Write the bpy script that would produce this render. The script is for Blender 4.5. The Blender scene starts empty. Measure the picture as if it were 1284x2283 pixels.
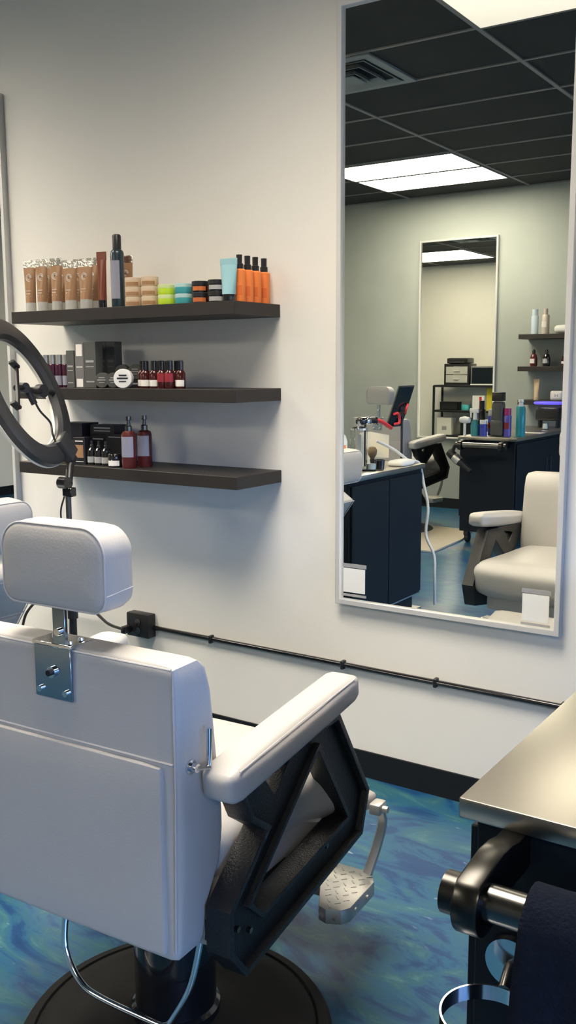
import bpy, bmesh, math, random
from mathutils import Vector, Matrix
PI = math.pi
R = math.radians
random.seed(4)
S = bpy.context.scene
COL = S.collection

# ------------------------------------------------------------------ materials
def mat(name, col, rough=.5, metal=0., spec=.5, noise=None, bump=None, coat=0., trans=0., emit=None, estr=0., ior=1.45):
    m = bpy.data.materials.new(name); m.use_nodes = True
    nt = m.node_tree; b = nt.nodes['Principled BSDF']
    b.inputs['Base Color'].default_value = (*col, 1)
    b.inputs['Roughness'].default_value = rough
    b.inputs['Metallic'].default_value = metal
    b.inputs['Specular IOR Level'].default_value = spec
    b.inputs['Coat Weight'].default_value = coat
    b.inputs['Transmission Weight'].default_value = trans
    b.inputs['IOR'].default_value = ior
    if emit:
        b.inputs['Emission Color'].default_value = (*emit, 1)
        b.inputs['Emission Strength'].default_value = estr
    tc = nt.nodes.new('ShaderNodeTexCoord')
    if noise:                       # (scale, amount, detail)
        n = nt.nodes.new('ShaderNodeTexNoise'); n.inputs['Scale'].default_value = noise[0]
        n.inputs['Detail'].default_value = noise[2] if len(noise) > 2 else 4
        nt.links.new(tc.outputs['Object'], n.inputs['Vector'])
        mx = nt.nodes.new('ShaderNodeMix'); mx.data_type = 'RGBA'
        a = noise[1]
        mx.inputs[6].default_value = (*[c*(1-a) for c in col], 1)
        mx.inputs[7].default_value = (*[min(1, c*(1+a)) for c in col], 1)
        nt.links.new(n.outputs['Fac'], mx.inputs[0]); nt.links.new(mx.outputs[2], b.inputs['Base Color'])
    if bump:                        # (scale, strength)
        n = nt.nodes.new('ShaderNodeTexNoise'); n.inputs['Scale'].default_value = bump[0]; n.inputs['Detail'].default_value = 5
        nt.links.new(tc.outputs['Object'], n.inputs['Vector'])
        bp = nt.nodes.new('ShaderNodeBump'); bp.inputs['Strength'].default_value = bump[1]; bp.inputs['Distance'].default_value = .004
        nt.links.new(n.outputs['Fac'], bp.inputs['Height']); nt.links.new(bp.outputs[0], b.inputs['Normal'])
    return m

M = {}
M['wall'] = mat('cream_paint', (.77, .75, .705), .75, noise=(1.3, .025), bump=(60, .12))
M['wall_grey'] = mat('grey_green_plaster', (.28, .305, .285), .7, noise=(.9, .30, 7), bump=(8, .2))
M['base'] = mat('black_cove_rubber', (.008, .010, .013), .6, spec=.25)
M['tile'] = mat('black_ceiling_tile', (.021, .024, .025), .9, noise=(3, .2))
M['grid'] = mat('grey_ceiling_grid', (.20, .20, .205), .5)
M['vinyl'] = mat('cream_vinyl', (.44, .425, .412), .42, spec=.5, noise=(9, .02), bump=(240, .10))
M['piping'] = mat('grey_cream_piping', (.50, .48, .48), .5)
M['hammer'] = mat('black_hammered_metal', (.026, .027, .029), .36, metal=.5, spec=.6, bump=(330, .55))
M['black'] = mat('black_plastic', (.012, .012, .014), .4)
M['blackgloss'] = mat('gloss_black', (.008, .008, .01), .15, coat=.5)
M['rubber'] = mat('black_rubber_base', (.008, .008, .008), .6, spec=.22, bump=(120, .1))
M['chrome'] = mat('chrome', (.75, .76, .78), .12, metal=1)
M['plate'] = mat('polished_steel_plate', (.34, .42, .50), .16, metal=1)
M['darkchrome'] = mat('dark_nickel', (.15, .147, .14), .24, metal=1)
M['alu'] = mat('brushed_aluminium', (.62, .61, .59), .34, metal=1)
M['cast'] = mat('cast_aluminium', (.55, .54, .52), .45, metal=.75, bump=(90, .1))
M['steel'] = mat('stainless_worktop', (.37, .35, .31), .30, metal=1, noise=(5, .05))
M['mirror'] = mat('mirror_glass', (.94, .95, .875), .0, metal=1)
M['frame'] = mat('satin_silver_frame', (.62, .62, .615), .42, metal=.25)
M['shelf'] = mat('black_brown_wood', (.016, .013, .012), .5, noise=(14, .2), bump=(30, .08))
M['cab'] = mat('black_painted_cabinet', (.005, .008, .013), .5, spec=.22)
M['towel'] = mat('navy_terry', (.009, .012, .021), .97, spec=.1, bump=(260, .9), noise=(90, .3))
M['white'] = mat('white_plastic', (.80, .80, .78), .35)
M['offwhite'] = mat('warm_white_plastic', (.72, .69, .62), .4)
M['paper'] = mat('cream_card', (.70, .63, .47), .8)
M['red'] = mat('red_plastic', (.50, .03, .04), .35)
M['glass'] = mat('clear_glass', (.95, .98, .98), .0, trans=1, ior=1.1)
M['clear'] = mat('frosted_clear_plastic', (.75, .74, .70), .25, trans=.45)
M['foil'] = mat('silver_foil', (.74, .71, .66), .22, metal=1, bump=(80, .5))
M['tan'] = mat('tan_tube', (.32, .18, .095), .3)
M['tanlight'] = mat('pale_tan_cream', (.60, .44, .28), .35)
M['mark'] = mat('white_print', (.75, .72, .68), .4)
M['greymark'] = mat('grey_print', (.32, .32, .33), .4)
M['maroon'] = mat('maroon_plastic', (.085, .014, .014), .28)
M['brownred'] = mat('copper_brown_tube', (.17, .045, .025), .3)
M['darkcan'] = mat('slate_can', (.035, .055, .068), .25, metal=.4)
M['tanlid'] = mat('tan_lid', (.58, .46, .34), .3)
M['green'] = mat('lime_gel', (.46, .66, .04), .3)
M['greenlid'] = mat('pale_green_lid', (.50, .60, .30), .3)
M['teallid'] = mat('pale_teal_lid', (.36, .52, .52), .3)
M['teal'] = mat('teal_gel', (.05, .30, .33), .3)
M['orange'] = mat('orange_bottle', (.85, .235, .055), .4)
M['orangelabel'] = mat('deep_orange_label', (.70, .15, .03), .4)
M['orangemark'] = mat('orange_print', (.45, .12, .03), .4)
M['blue'] = mat('light_blue_tube', (.24, .43, .48), .35)
M['deepblue'] = mat('royal_blue_can', (.05, .07, .42), .3)
M['magenta'] = mat('magenta_plastic', (.42, .03, .16), .35)
M['violet'] = mat('violet_can', (.10, .08, .38), .3)
M['tealbottle'] = mat('teal_bottle', (.02, .26, .32), .25)
M['greybox'] = mat('charcoal_carton', (.075, .078, .075), .5)
M['greybox2'] = mat('grey_carton', (.15, .15, .15), .5)
M['blackbox'] = mat('black_carton', (.014, .014, .018), .4)
M['plum'] = mat('plum_bottle', (.055, .012, .030), .25)
M['greycap'] = mat('silver_cap', (.45, .45, .45), .3, metal=.7)
M['amber'] = mat('dark_red_glass', (.045, .008, .008), .15)
M['label_red'] = mat('red_label', (.25, .02, .03), .4)
M['label_grey'] = mat('lilac_grey_label', (.26, .26, .33), .35)
M['yellow'] = mat('yellow_plastic', (.60, .48, .04), .5)
M['mat'] = mat('tan_floor_mat', (.36, .32, .25), .8, noise=(20, .06), bump=(50, .2))
M['screen'] = mat('dark_screen', (.008, .012, .018), .12)
M['skyblue'] = mat('pale_blue_can', (.50, .60, .68), .3)
M['taupe'] = mat('taupe_can', (.36, .32, .28), .35)
M['brush'] = mat('brown_bristle', (.14, .10, .06), .95, bump=(400, 1))
M['cable'] = mat('white_cable', (.62, .62, .60), .5)
M['purple'] = mat('purple_glow', (.10, .08, .55), .4, emit=(.12, .09, .95), estr=.9)
M['led'] = mat('frosted_led_face', (.72, .69, .62), .5)
M['diff_on'] = mat('lit_diffuser', (.9, .9, .88), .5, emit=(1, .90, .74), estr=21.0)
M['diff_dim'] = mat('dim_diffuser', (.45, .45, .45), .6, emit=(1, .98, .95), estr=.12)
def falloff_glow(name, S_):  # made-up lens: emission shaped to fade at shallow angles, darkening the upper wall
    m = mat(name, (.5, .5, .5), .5, emit=(1, .90, .75), estr=1)
    nt = m.node_tree; g = nt.nodes.new('ShaderNodeNewGeometry'); d = nt.nodes.new('ShaderNodeVectorMath'); d.operation = 'DOT_PRODUCT'
    nt.links.new(g.outputs['Incoming'], d.inputs[0]); nt.links.new(g.outputs['Normal'], d.inputs[1])
    p = nt.nodes.new('ShaderNodeMath'); p.operation = 'POWER'; nt.links.new(d.outputs['Value'], p.inputs[0]); p.inputs[1].default_value = 3.3
    q = nt.nodes.new('ShaderNodeMath'); q.operation = 'MULTIPLY'; nt.links.new(p.outputs[0], q.inputs[0]); q.inputs[1].default_value = S_
    nt.links.new(q.outputs[0], nt.nodes['Principled BSDF'].inputs['Emission Strength']); return m
M['diff_falloff'] = falloff_glow('angle_falloff_lens', 36.0)
M['diff_falloff2'] = falloff_glow('angle_falloff_lens_left', 46.0)
M['winglass'] = mat('window_glass', (1, 1, 1), 0, trans=1, ior=1.0)
M['winframe'] = mat('dark_window_frame', (.03, .03, .032), .4)

def floor_mat():
    m = bpy.data.materials.new('blue_marbled_epoxy'); m.use_nodes = True
    nt = m.node_tree; b = nt.nodes['Principled BSDF']; L = nt.links.new
    tc = nt.nodes.new('ShaderNodeTexCoord')
    mp = nt.nodes.new('ShaderNodeMapping'); mp.inputs['Rotation'].default_value = (0, 0, .5); mp.inputs['Scale'].default_value = (1, 2.4, 1)
    L(tc.outputs['Object'], mp.inputs[0])
    def noise(s, d, dist, src=mp):
        n = nt.nodes.new('ShaderNodeTexNoise'); n.inputs['Scale'].default_value = s; n.inputs['Detail'].default_value = d
        n.inputs['Distortion'].default_value = dist; L(src.outputs[0], n.inputs['Vector']); return n
    n1 = noise(3.0, 12, 2.4)
    n1.inputs['Roughness'].default_value = .62
    r1 = nt.nodes.new('ShaderNodeValToRGB'); L(n1.outputs['Fac'], r1.inputs[0])
    cr = r1.color_ramp; cr.elements[0].position = .33; cr.elements[0].color = (.006, .040, .125, 1)
    cr.elements[1].position = .74; cr.elements[1].color = (.19, .30, .30, 1)
    for p, c in ((.42, (.007, .048, .145, 1)), (.50, (.018, .095, .185, 1)), (.58, (.022, .10, .15, 1)), (.68, (.06, .165, .19, 1))):
        e = cr.elements.new(p); e.color = c
    n2 = noise(2.2, 9, 2.6, tc)
    r2 = nt.nodes.new('ShaderNodeValToRGB'); L(n2.outputs['Fac'], r2.inputs[0])
    r2.color_ramp.elements[0].position = .52; r2.color_ramp.elements[0].color = (0, 0, 0, 1)
    r2.color_ramp.elements[1].position = .66; r2.color_ramp.elements[1].color = (.75, .75, .75, 1)
    mx = nt.nodes.new('ShaderNodeMix'); mx.data_type = 'RGBA'
    L(r2.outputs[0], mx.inputs[0]); L(r1.outputs[0], mx.inputs[6]); mx.inputs[7].default_value = (.12, .20, .16, 1)
    # orange scratches / veins
    n3 = noise(2.7, 9, 2.8, tc)
    r3 = nt.nodes.new('ShaderNodeValToRGB'); L(n3.outputs['Fac'], r3.inputs[0])
    e = r3.color_ramp.elements; e[0].position = .63; e[0].color = (0, 0, 0, 1); e[1].position = .70; e[1].color = (.55, .55, .55, 1)
    mx2 = nt.nodes.new('ShaderNodeMix'); mx2.data_type = 'RGBA'
    L(r3.outputs[0], mx2.inputs[0]); L(mx.outputs[2], mx2.inputs[6]); mx2.inputs[7].default_value = (.24, .13, .06, 1)
    # pale flecks
    n4 = noise(14, 3, .6, mp)
    r4 = nt.nodes.new('ShaderNodeValToRGB'); L(n4.outputs['Fac'], r4.inputs[0])
    e = r4.color_ramp.elements; e[0].position = .69; e[0].color = (0, 0, 0, 1); e[1].position = .76; e[1].color = (.6, .6, .6, 1)
    mx3 = nt.nodes.new('ShaderNodeMix'); mx3.data_type = 'RGBA'
    L(r4.outputs[0], mx3.inputs[0]); L(mx2.outputs[2], mx3.inputs[6]); mx3.inputs[7].default_value = (.42, .48, .50, 1)
    L(mx3.outputs[2], b.inputs['Base Color'])
    b.inputs['Roughness'].default_value = .28; b.inputs['Coat Weight'].default_value = .25; b.inputs['Coat Roughness'].default_value = .15
    bp = nt.nodes.new('ShaderNodeBump'); bp.inputs['Strength'].default_value = .12; bp.inputs['Distance'].default_value = .01
    L(n1.outputs['Fac'], bp.inputs['Height']); L(bp.outputs[0], b.inputs['Normal'])
    return m
M['floor'] = floor_mat()

# ------------------------------------------------------------------ mesh helpers
def obj(name, bm, m, parent=None, smooth=True, angle=40, mtx=None):
    bmesh.ops.recalc_face_normals(bm, faces=bm.faces)
    me = bpy.data.meshes.new(name)
    if mtx is not None: bm.transform(mtx)
    bm.to_mesh(me); bm.free()
    if smooth:
        me.shade_smooth() if hasattr(me, 'shade_smooth') else None
        try: me.set_sharp_from_angle(angle=R(angle))
        except Exception: pass
    o = bpy.data.objects.new(name, me); COL.objects.link(o)
    me.materials.append(m if not isinstance(m, str) else M[m])
    if parent is not None: o.parent = parent
    return o
def tag(o, label, cat, group=None, kind=None):
    o['label'] = label; o['category'] = cat
    if group: o['group'] = group
    if kind: o['kind'] = kind
    return o
def thing(name, label, cat, loc=(0, 0, 0), rz=0, group=None):
    o = bpy.data.objects.new(name, None); COL.objects.link(o)
    o.empty_display_size = .05
    o.location = loc; o.rotation_euler = (0, 0, rz)
    return tag(o, label, cat, group)
def dup(root, loc, rz=None, label=None, group=None):
    r = root.copy(); COL.objects.link(r); r.location = loc
    if rz is not None: r.rotation_euler = (0, 0, rz)
    if label: r['label'] = label
    if group: r['group'] = group
    for ch in list(root.children):
        c = ch.copy(); COL.objects.link(c); c.parent = r
        for g in list(ch.children):
            d = g.copy(); COL.objects.link(d); d.parent = c
    return r
def struct(name, bm, m, smooth=False):
    o = obj(name, bm, m, None, smooth); o['kind'] = 'structure'; return o
def new(): return bmesh.new()
def bx(bm, x0, x1, y0, y1, z0, z1, bev=0, seg=2, mtx=None):
    r = bmesh.ops.create_cube(bm, size=1)
    vs = r['verts']
    for v in vs:
        v.co = Vector(((x0+x1)/2+v.co.x*(x1-x0), (y0+y1)/2+v.co.y*(y1-y0), (z0+z1)/2+v.co.z*(z1-z0)))
    if bev:
        es = list({e for v in vs for e in v.link_edges})
        rr = bmesh.ops.bevel(bm, geom=es, offset=bev, segments=seg, profile=.5, affect='EDGES')
        vs = list({v for f in rr['faces'] for v in f.verts} | {v for v in vs if v.is_valid})
    if mtx is not None:
        for v in vs:
            if v.is_valid: v.co = mtx @ v.co
    return bm
def box(*a, **k): return bx(new(), *a, **k)
def lathe(bm, prof, seg=28, mtx=None, cap=True):
    rings = []
    for r, z in prof:
        if r < 1e-6: rings.append([bm.verts.new((0, 0, z))])
        else: rings.append([bm.verts.new((r*math.cos(2*PI*i/seg), r*math.sin(2*PI*i/seg), z)) for i in range(seg)])
    for a, b in zip(rings, rings[1:]):
        for i in range(seg):
            j = (i+1) % seg
            if len(a) == 1 and len(b) == 1: continue
            if len(a) == 1: bm.faces.new((a[0], b[i], b[j]))
            elif len(b) == 1: bm.faces.new((a[i], a[j], b[0]))
            else: bm.faces.new((a[i], a[j], b[j], b[i]))
    if cap:
        for r in (rings[0], rings[-1]):
            if len(r) > 1: bm.faces.new(r)
    if mtx is not None:
        for r in rings:
            for v in r: v.co = mtx @ v.co
    return bm
def catmull(pts, n=6, closed=False):
    P = [Vector(p) for p in pts]; out = []
    N = len(P)
    rng = range(N) if closed else range(N-1)
    for i in rng:
        p1 = P[i]; p2 = P[(i+1) % N]
        p0 = P[(i-1) % N] if closed or i > 0 else p1*2-p2
        p3 = P[(i+2) % N] if closed or i < N-2 else p2*2-p1
        for k in range(n):
            t = k/n
            out.append(.5*((2*p1)+(-p0+p2)*t+(2*p0-5*p1+4*p2-p3)*t*t+(-p0+3*p1-3*p2+p3)*t**3))
    if not closed: out.append(P[-1])
    return out
def tube(bm, pts, r, seg=10, closed=False, sx=1, sy=1, up=(0, 0, 1)):
    P = [Vector(p) for p in pts]; N = len(P); rings = []
    upv = Vector(up)
    prev = None
    for i, p in enumerate(P):
        a = P[(i-1) % N] if closed or i > 0 else p
        b = P[(i+1) % N] if closed or i < N-1 else p
        t = (b-a).normalized()
        if prev is None:
            u = upv if abs(t.dot(upv)) < .95 else Vector((1, 0, 0))
            x = t.cross(u).normalized()
        else:
            x = (prev - t*prev.dot(t)).normalized()
        prev = x; y = t.cross(x)
        rr = r(i/(N-1)) if callable(r) else r
        rings.append([bm.verts.new(p+x*rr*sx*math.cos(2*PI*k/seg)+y*rr*sy*math.sin(2*PI*k/seg)) for k in range(seg)])
    for i in range(N if closed else N-1):
        a = rings[i]; b = rings[(i+1) % N]
        for k in range(seg):
            j = (k+1) % seg
            bm.faces.new((a[k], a[j], b[j], b[k]))
    if not closed:
        bm.faces.new(rings[0]); bm.faces.new(rings[-1])
    return bm
def cushion(bm, w, d, h, r, puff=(0, 0, 0), n=10, shape=None, mtx=None):
    """rounded box centred on 0 with puffed faces; shape(v)->v deforms"""
    c = bmesh.new(); bmesh.ops.create_cube(c, size=2)
    bmesh.ops.subdivide_edges(c, edges=c.edges[:], cuts=n, use_grid_fill=True)
    H = Vector((w/2, d/2, h/2))
    for v in c.verts:
        q = v.co.copy()
        q = Vector([math.copysign(abs(a)**.75, a) for a in q])
        p = Vector((q.x*H.x, q.y*H.y, q.z*H.z))
        inner = Vector([max(-(H[i]-r), min(H[i]-r, p[i])) for i in range(3)])
        dlt = p-inner
        if dlt.length > 1e-9:
            # project to rounded surface
            p = inner + dlt.normalized()*r
        for ax in range(3):
            o1, o2 = [k for k in range(3) if k != ax]
            if abs(v.co[ax]) > .999:
                p[ax] += math.copysign(puff[ax]*(1-q[o1]**2)*(1-q[o2]**2), v.co[ax])
        if shape: p = Vector(shape(p))
        v.co = (mtx @ p) if mtx is not None else p
    tmp = bpy.data.meshes.new('t'); c.to_mesh(tmp); c.free(); bm.from_mesh(tmp); bpy.data.meshes.remove(tmp)
    return bm
def area2(p): return sum(p[i][0]*p[(i+1) % len(p)][1]-p[(i+1) % len(p)][0]*p[i][1] for i in range(len(p)))/2
def inset(poly, d):
    P = list(poly)
    if area2(P) < 0: P = P[::-1]
    n = len(P); out = []
    for i in range(n):
        a, b, c = Vector(P[i-1]), Vector(P[i]), Vector(P[(i+1) % n])
        e1 = (b-a).normalized(); e2 = (c-b).normalized()
        n1 = Vector((-e1.y, e1.x)); n2 = Vector((-e2.y, e2.x))
        k = (n1+n2); k = k/max(.35, k.length_squared/2) if k.length > 1e-6 else n1
        out.append(tuple(b+k*d))
    return out
def slab(outline, holes, t0, t1, bev=.0, axis='x'):
    """2-D outline (+holes) extruded between t0 and t1 along an axis; returns bmesh"""
    cu = bpy.data.curves.new('c', 'CURVE'); cu.dimensions = '2D'; cu.fill_mode = 'BOTH'
    for poly in [outline]+list(holes):
        s = cu.splines.new('POLY'); s.points.add(len(poly)-1)
        for p, q in zip(s.points, poly): p.co = (q[0], q[1], 0, 1)
        s.use_cyclic_u = True
    cu.extrude = abs(t1-t0)/2-bev; cu.bevel_depth = bev; cu.bevel_resolution = 1
    o = bpy.data.objects.new('c', cu); COL.objects.link(o)
    dg = bpy.context.evaluated_depsgraph_get(); dg.update()
    me = bpy.data.meshes.new_from_object(o.evaluated_get(dg))
    bm = bmesh.new(); bm.from_mesh(me)
    bpy.data.objects.remove(o); bpy.data.curves.remove(cu); bpy.data.meshes.remove(me)
    bmesh.ops.remove_doubles(bm, verts=bm.verts, dist=1e-5)
    mid = (t0+t1)/2
    for v in bm.verts:
        a, b, c = v.co
        if axis == 'x': v.co = Vector((c+mid, a, b))
        elif axis == 'y': v.co = Vector((a, c+mid, b))
        else: v.co = Vector((a, b, c+mid))
    return bm
def merge(bm, other):
    me = bpy.data.meshes.new('t'); other.to_mesh(me); other.free(); bm.from_mesh(me); bpy.data.meshes.remove(me); return bm
T = Matrix.Translation
def Rx(a): return Matrix.Rotation(a, 4, 'X')
def Ry(a): return Matrix.Rotation(a, 4, 'Y')
def Rz(a): return Matrix.Rotation(a, 4, 'Z')
def disc_at(bm, c, r, t, axis='Y', seg=16, dome=0):
    m = T(Vector(c)) @ {'Y': Rx(R(90)), 'X': Ry(R(90)), 'Z': Matrix()}[axis]
    return lathe(bm, [(0, -t/2), (r, -t/2), (r, t/2), (r*.7, t/2+dome), (0, t/2+dome*1.3)], seg, m)

# ------------------------------------------------------------------ room shell
XL, XR, YB, HC = -8.6, 3.0, -6.07, 3.05
bm = box(XL-.1, XR+.1, YB-.1, .1, -.1, 0); struct('floor', bm, 'floor')
bm = box(XL-.1, XR+.1, 0, .1, 0, HC+.2); struct('wall_front', bm, 'wall')
bm = box(XL-.1, XR+.1, YB-.1, YB, 0, HC+.2); struct('wall_back', bm, 'wall_grey')
bm = box(XL-.1, XL, YB, 0, 0, HC+.2); struct('wall_left', bm, 'wall')
# right wall with a storefront opening
W0, W1, WZ0, WZ1 = -5.4, -.5, .25, 1.8
bm = new()
bx(bm, XR, XR+.1, YB, W0, 0, HC+.2); bx(bm, XR, XR+.1, W1, 0, 0, HC+.2)
bx(bm, XR, XR+.1, W0, W1, 0, WZ0); bx(bm, XR, XR+.1, W0, W1, WZ1, HC+.2)
struct('wall_right', bm, 'wall')
win = bpy.data.objects.new('window_1', None); COL.objects.link(win); win['kind'] = 'structure'
bm = new()
for y in (W0, (W0+W1)/2, W1): bx(bm, XR, XR+.08, y-.03, y+.03, WZ0, WZ1)
for z in (WZ0, WZ1): bx(bm, XR, XR+.08, W0, W1, z-.03, z+.03)
obj('window_frame', bm, 'winframe', win, False)
# ceiling: tile field and grid
bm = box(XL-.1, XR+.1, YB-.1, .1, HC, HC+.05); struct('ceiling', bm, 'tile')
AX = -3.21; GX = 1.2192; RY = -5.585; GY = .6096
bm = new()
xs = []; x = AX
while x > XL: x -= GX
x += GX
while x < XR: xs.append(x); x += GX
ys = []; y = RY
while y < -.05: ys.append(y); y += GY
for x in xs: bx(bm, x-.012, x+.012, YB, 0, HC-.008, HC+.001)
for y in ys: bx(bm, XL, XR, y-.010, y+.010, HC-.007, HC+.001)
bx(bm, XL, XR, YB, YB+.02, HC-.010, HC+.001); bx(bm, XL, XR, -.02, 0, HC-.010, HC+.001)
struct('trim_1', bm, 'grid')
# cove bases
bm = box(XL, XR, -.008, 0, 0, .093); struct('baseboard_front', bm, 'base')
bm = box(XL, XR, YB, YB+.008, 0, .10); struct('baseboard_back', bm, 'base')
bm = box(XL, XL+.008, YB, 0, 0, .10); struct('baseboard_left', bm, 'base')
bm = box(XR-.008, XR, YB, 0, 0, .10); struct('baseboard_right', bm, 'base')

# ------------------------------------------------------------------ ceiling fixtures
def troffer(x0, y0, label, dm, group=None):
    t = thing('ceiling_light', label, 'ceiling light', (x0+GX/2, y0+GY/2, HC-.012), 0, group)
    a, b = GX/2-.012, GY/2-.010
    obj('diffuser', box(-a+.008, a-.008, -b+.008, b-.008, -.003, .006), dm, t, False)
    fr = slab([(-a, -b), (a, -b), (a, b), (-a, b)], [[(-a+.012, -b+.012), (a-.012, -b+.012), (a-.012, b-.012), (-a+.012, b-.012)]], -.006, .010, 0, 'z')
    obj('frame', fr, 'grid', t, False)
G1 = 'lit two by four ceiling lights'
troffer(AX-GX, RY, 'bright white ceiling light nearest the grey wall, left of the ceiling grid runner', 'diff_on', G1)
troffer(AX-GX, RY+GY, 'bright white ceiling light second from the grey wall, beside its lit twin', 'diff_on', G1)
troffer(AX+GX, RY+6*GY, 'downward-glowing ceiling light at the top right of the tall mirror', 'diff_falloff', 'downward-glowing ceiling lights')
troffer(AX+GX, RY+7*GY, 'downward-glowing ceiling light above the front chair, nearest the cream wall', 'diff_falloff', 'downward-glowing ceiling lights')
troffer(AX-GX, RY+6*GY, 'downward-glowing ceiling light above the left chair, second from the cream wall', 'diff_falloff2', 'downward-glowing ceiling lights')
troffer(AX-GX, RY+7*GY, 'downward-glowing ceiling light above the left chair, nearest the cream wall', 'diff_falloff2', 'downward-glowing ceiling lights')
troffer(AX-3*GX, RY+6*GY, 'bright ceiling light seen in the far small mirror, second from the cream wall', 'diff_on', G1)
troffer(AX-3*GX, RY+7*GY, 'bright ceiling light seen in the far small mirror, nearest the cream wall', 'diff_on', G1)
troffer(AX+3*GX, RY+GY, 'added unseen ceiling light at the window side, second from the grey wall', 'diff_on', G1)  # unseen fixture, added to bring more light from the right
def vent(xc, yc, label):
    t = thing('air_vent', label, 'air vent', (xc, yc, HC-.010))
    a = .29
    obj('frame', slab([(-a, -a), (a, -a), (a, a), (-a, a)], [[(-a+.05, -a+.05), (a-.05, -a+.05), (a-.05, a-.05), (-a+.05, a-.05)]], -.006, .008, 0, 'z'), 'greycap_vent', t, False)
    for k, (q, z) in enumerate(((.225, -.012), (.165, -.020), (.10, -.028))):
        bmm = new()
        w = .022
        o1 = [(-q, -q), (q, -q), (q, q), (-q, q)]; q2 = q-w
        v0 = [bmm.verts.new((x, y, z)) for x, y in o1]
        v1 = [bmm.verts.new((x*q2/q, y*q2/q, z+.03)) for x, y in o1]
        v2 = [bmm.verts.new((x*(q+.004)/q, y*(q+.004)/q, z+.001)) for x, y in o1]
        for i in range(4):
            j = (i+1) % 4
            bmm.faces.new((v0[i], v0[j], v1[j], v1[i])); bmm.faces.new((v2[i], v2[j], v0[j], v0[i]))
        obj('louver', bmm, 'greycap_vent', t, False)
    obj('centre_plate', box(-.075, .075, -.075, .075, -.03, -.024), 'greycap_vent', t, False)
M['greycap_vent'] = mat('painted_vent', (.22, .25, .26), .5)
vent(-2.60-.30, RY+5.5*GY+GY*0, 'square grey air diffuser in the ceiling at the left edge of the tall mirror')
vent(-5.1, -2.9, 'square air diffuser in the ceiling seen at the top of the far mirror')

# ------------------------------------------------------------------ wall mirrors
def mirror(name, x0, x1, z0, z1, yw, sgn, label, stickers=False):
    """sgn -1: hangs on the front wall facing -y ; +1: on the back wall facing +y"""
    t = thing('wall_mirror', label, 'mirror', ((x0+x1)/2, yw, z0))
    w = (x1-x0)/2; h = z1-z0; fw = .014
    a, b = sorted((0, sgn*.030))
    obj('frame', slab([(-w, 0), (w, 0), (w, h), (-w, h)], [[(-w+fw, fw), (w-fw, fw), (w-fw, h-fw), (-w+fw, h-fw)]], a, b, .0015, 'y'), 'frame', t, False)
    a, b = sorted((sgn*.004, sgn*.016))
    obj('mirror_glass', box(-w+fw-.002, w-fw+.002, a, b, fw-.002, h-fw+.002), 'mirror', t, False)
    return t
m1 = mirror('m', -1.640, -.868, .612, 2.536, -.001, -1, 'tall silver-framed wall mirror on the cream wall, reflecting the whole shop')
mirror('m', -4.012, -3.238, .612, 2.512, -.001, -1, 'silver-framed wall mirror cut off at the left edge, left of the shelves')
mirror('m', -4.300, -3.492, .70, 2.625, YB+.001, 1, 'smaller-looking silver-framed mirror on the grey wall behind the room')
# white square stickers on the tall mirror, codes left out
def sticker(xc, zc, s, label):
    t = thing('mirror_sticker', label, 'sticker', (xc, -.0175, zc))
    obj('sheet', box(-s/2, s/2, -.0008, .0004, -s/2, s/2), 'white', t, False)
    for z0, z1 in ((s/2+.003, s/2+.016), (-s/2-.014, -s/2-.006)): obj('film_strip', box(-s/2-.003, s/2+.005, -.0006, .0004, z0, z1), 'greymark', t, False)
sticker(-1.575, .694, .083, 'white square sticker in the bottom left corner of the tall mirror')
sticker(-.945, .686, .083, 'white square sticker in the bottom right corner of the tall mirror')

# ------------------------------------------------------------------ floating shelves
def shelf(x0, x1, z, yw, sgn, label, group, d=.262, t_=.043):
    y0, y1 = sorted((yw+sgn*.001, yw+sgn*d))
    o = obj('floating_shelf', box(x0-(x0+x1)/2, (x1-x0)/2, y0-yw, y1-yw, -t_, 0, .0015, 1), 'shelf', None, False)
    o.location = ((x0+x1)/2, yw, z)
    return tag(o, label, 'shelf', group)
GS = 'black floating shelves on the cream wall'
Z1, Z2, Z3 = 1.622, 1.338, 1.052
shelf(-2.945, -1.882, Z1, 0, -1, 'top black-brown floating shelf on the cream wall, under the tan tubes', GS)
shelf(-2.940, -1.880, Z2, 0, -1, 'middle black-brown floating shelf on the cream wall, under the grey cartons', GS)
shelf(-2.940, -1.880, Z3, 0, -1, 'bottom black-brown floating shelf on the cream wall, empty on its right half', GS)
GB = 'black floating shelves on the grey wall'
Zb = (1.695, 1.405, 1.10)
shelf(-3.18, -2.12, Zb[0], YB, 1, 'top black floating shelf on the grey wall, holding two tall cans', GB)
shelf(-3.18, -2.12, Zb[1], YB, 1, 'middle black floating shelf on the grey wall, holding round bottles', GB)
shelf(-3.17, -2.12, Zb[2], YB, 1, 'bottom black floating shelf on the grey wall, holding a tan tube', GB)

# ------------------------------------------------------------------ conduit + outlet on the front wall
t = thing('wall_conduit', 'black conduit running along the cream wall below the tall mirror', 'conduit', (0, 0, .392))
obj('pipe', tube(new(), [(-2.49, -.012, 0), (XR-.02, -.012, -.004)], .0095, 10), 'blackgloss', t)
for x in (-2.2, -1.62, -1.27, -.85, -.2):
    b = new(); bx(b, x-.006, x+.006, -.024, 0, -.016, .014, .002, 1); obj('clamp', b, 'black', t)
t = thing('outlet_box', 'black outlet box on the cream wall behind the front headrest', 'outlet box', (-2.548, 0, .398))
obj('box', box(-.055, .060, -.045, 0, -.045, .050, .004, 2), 'black', t)
b = new()
for z in (-.016, .018): disc_at(b, (0.008, -.047, z), .015, .006, 'Y')
obj('socket', b, 'blackgloss', t)
b = new(); bx(b, -.052, -.028, -.085, -.045, -.03, .0, .005, 2); obj('plug', b, 'black', t)
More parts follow.
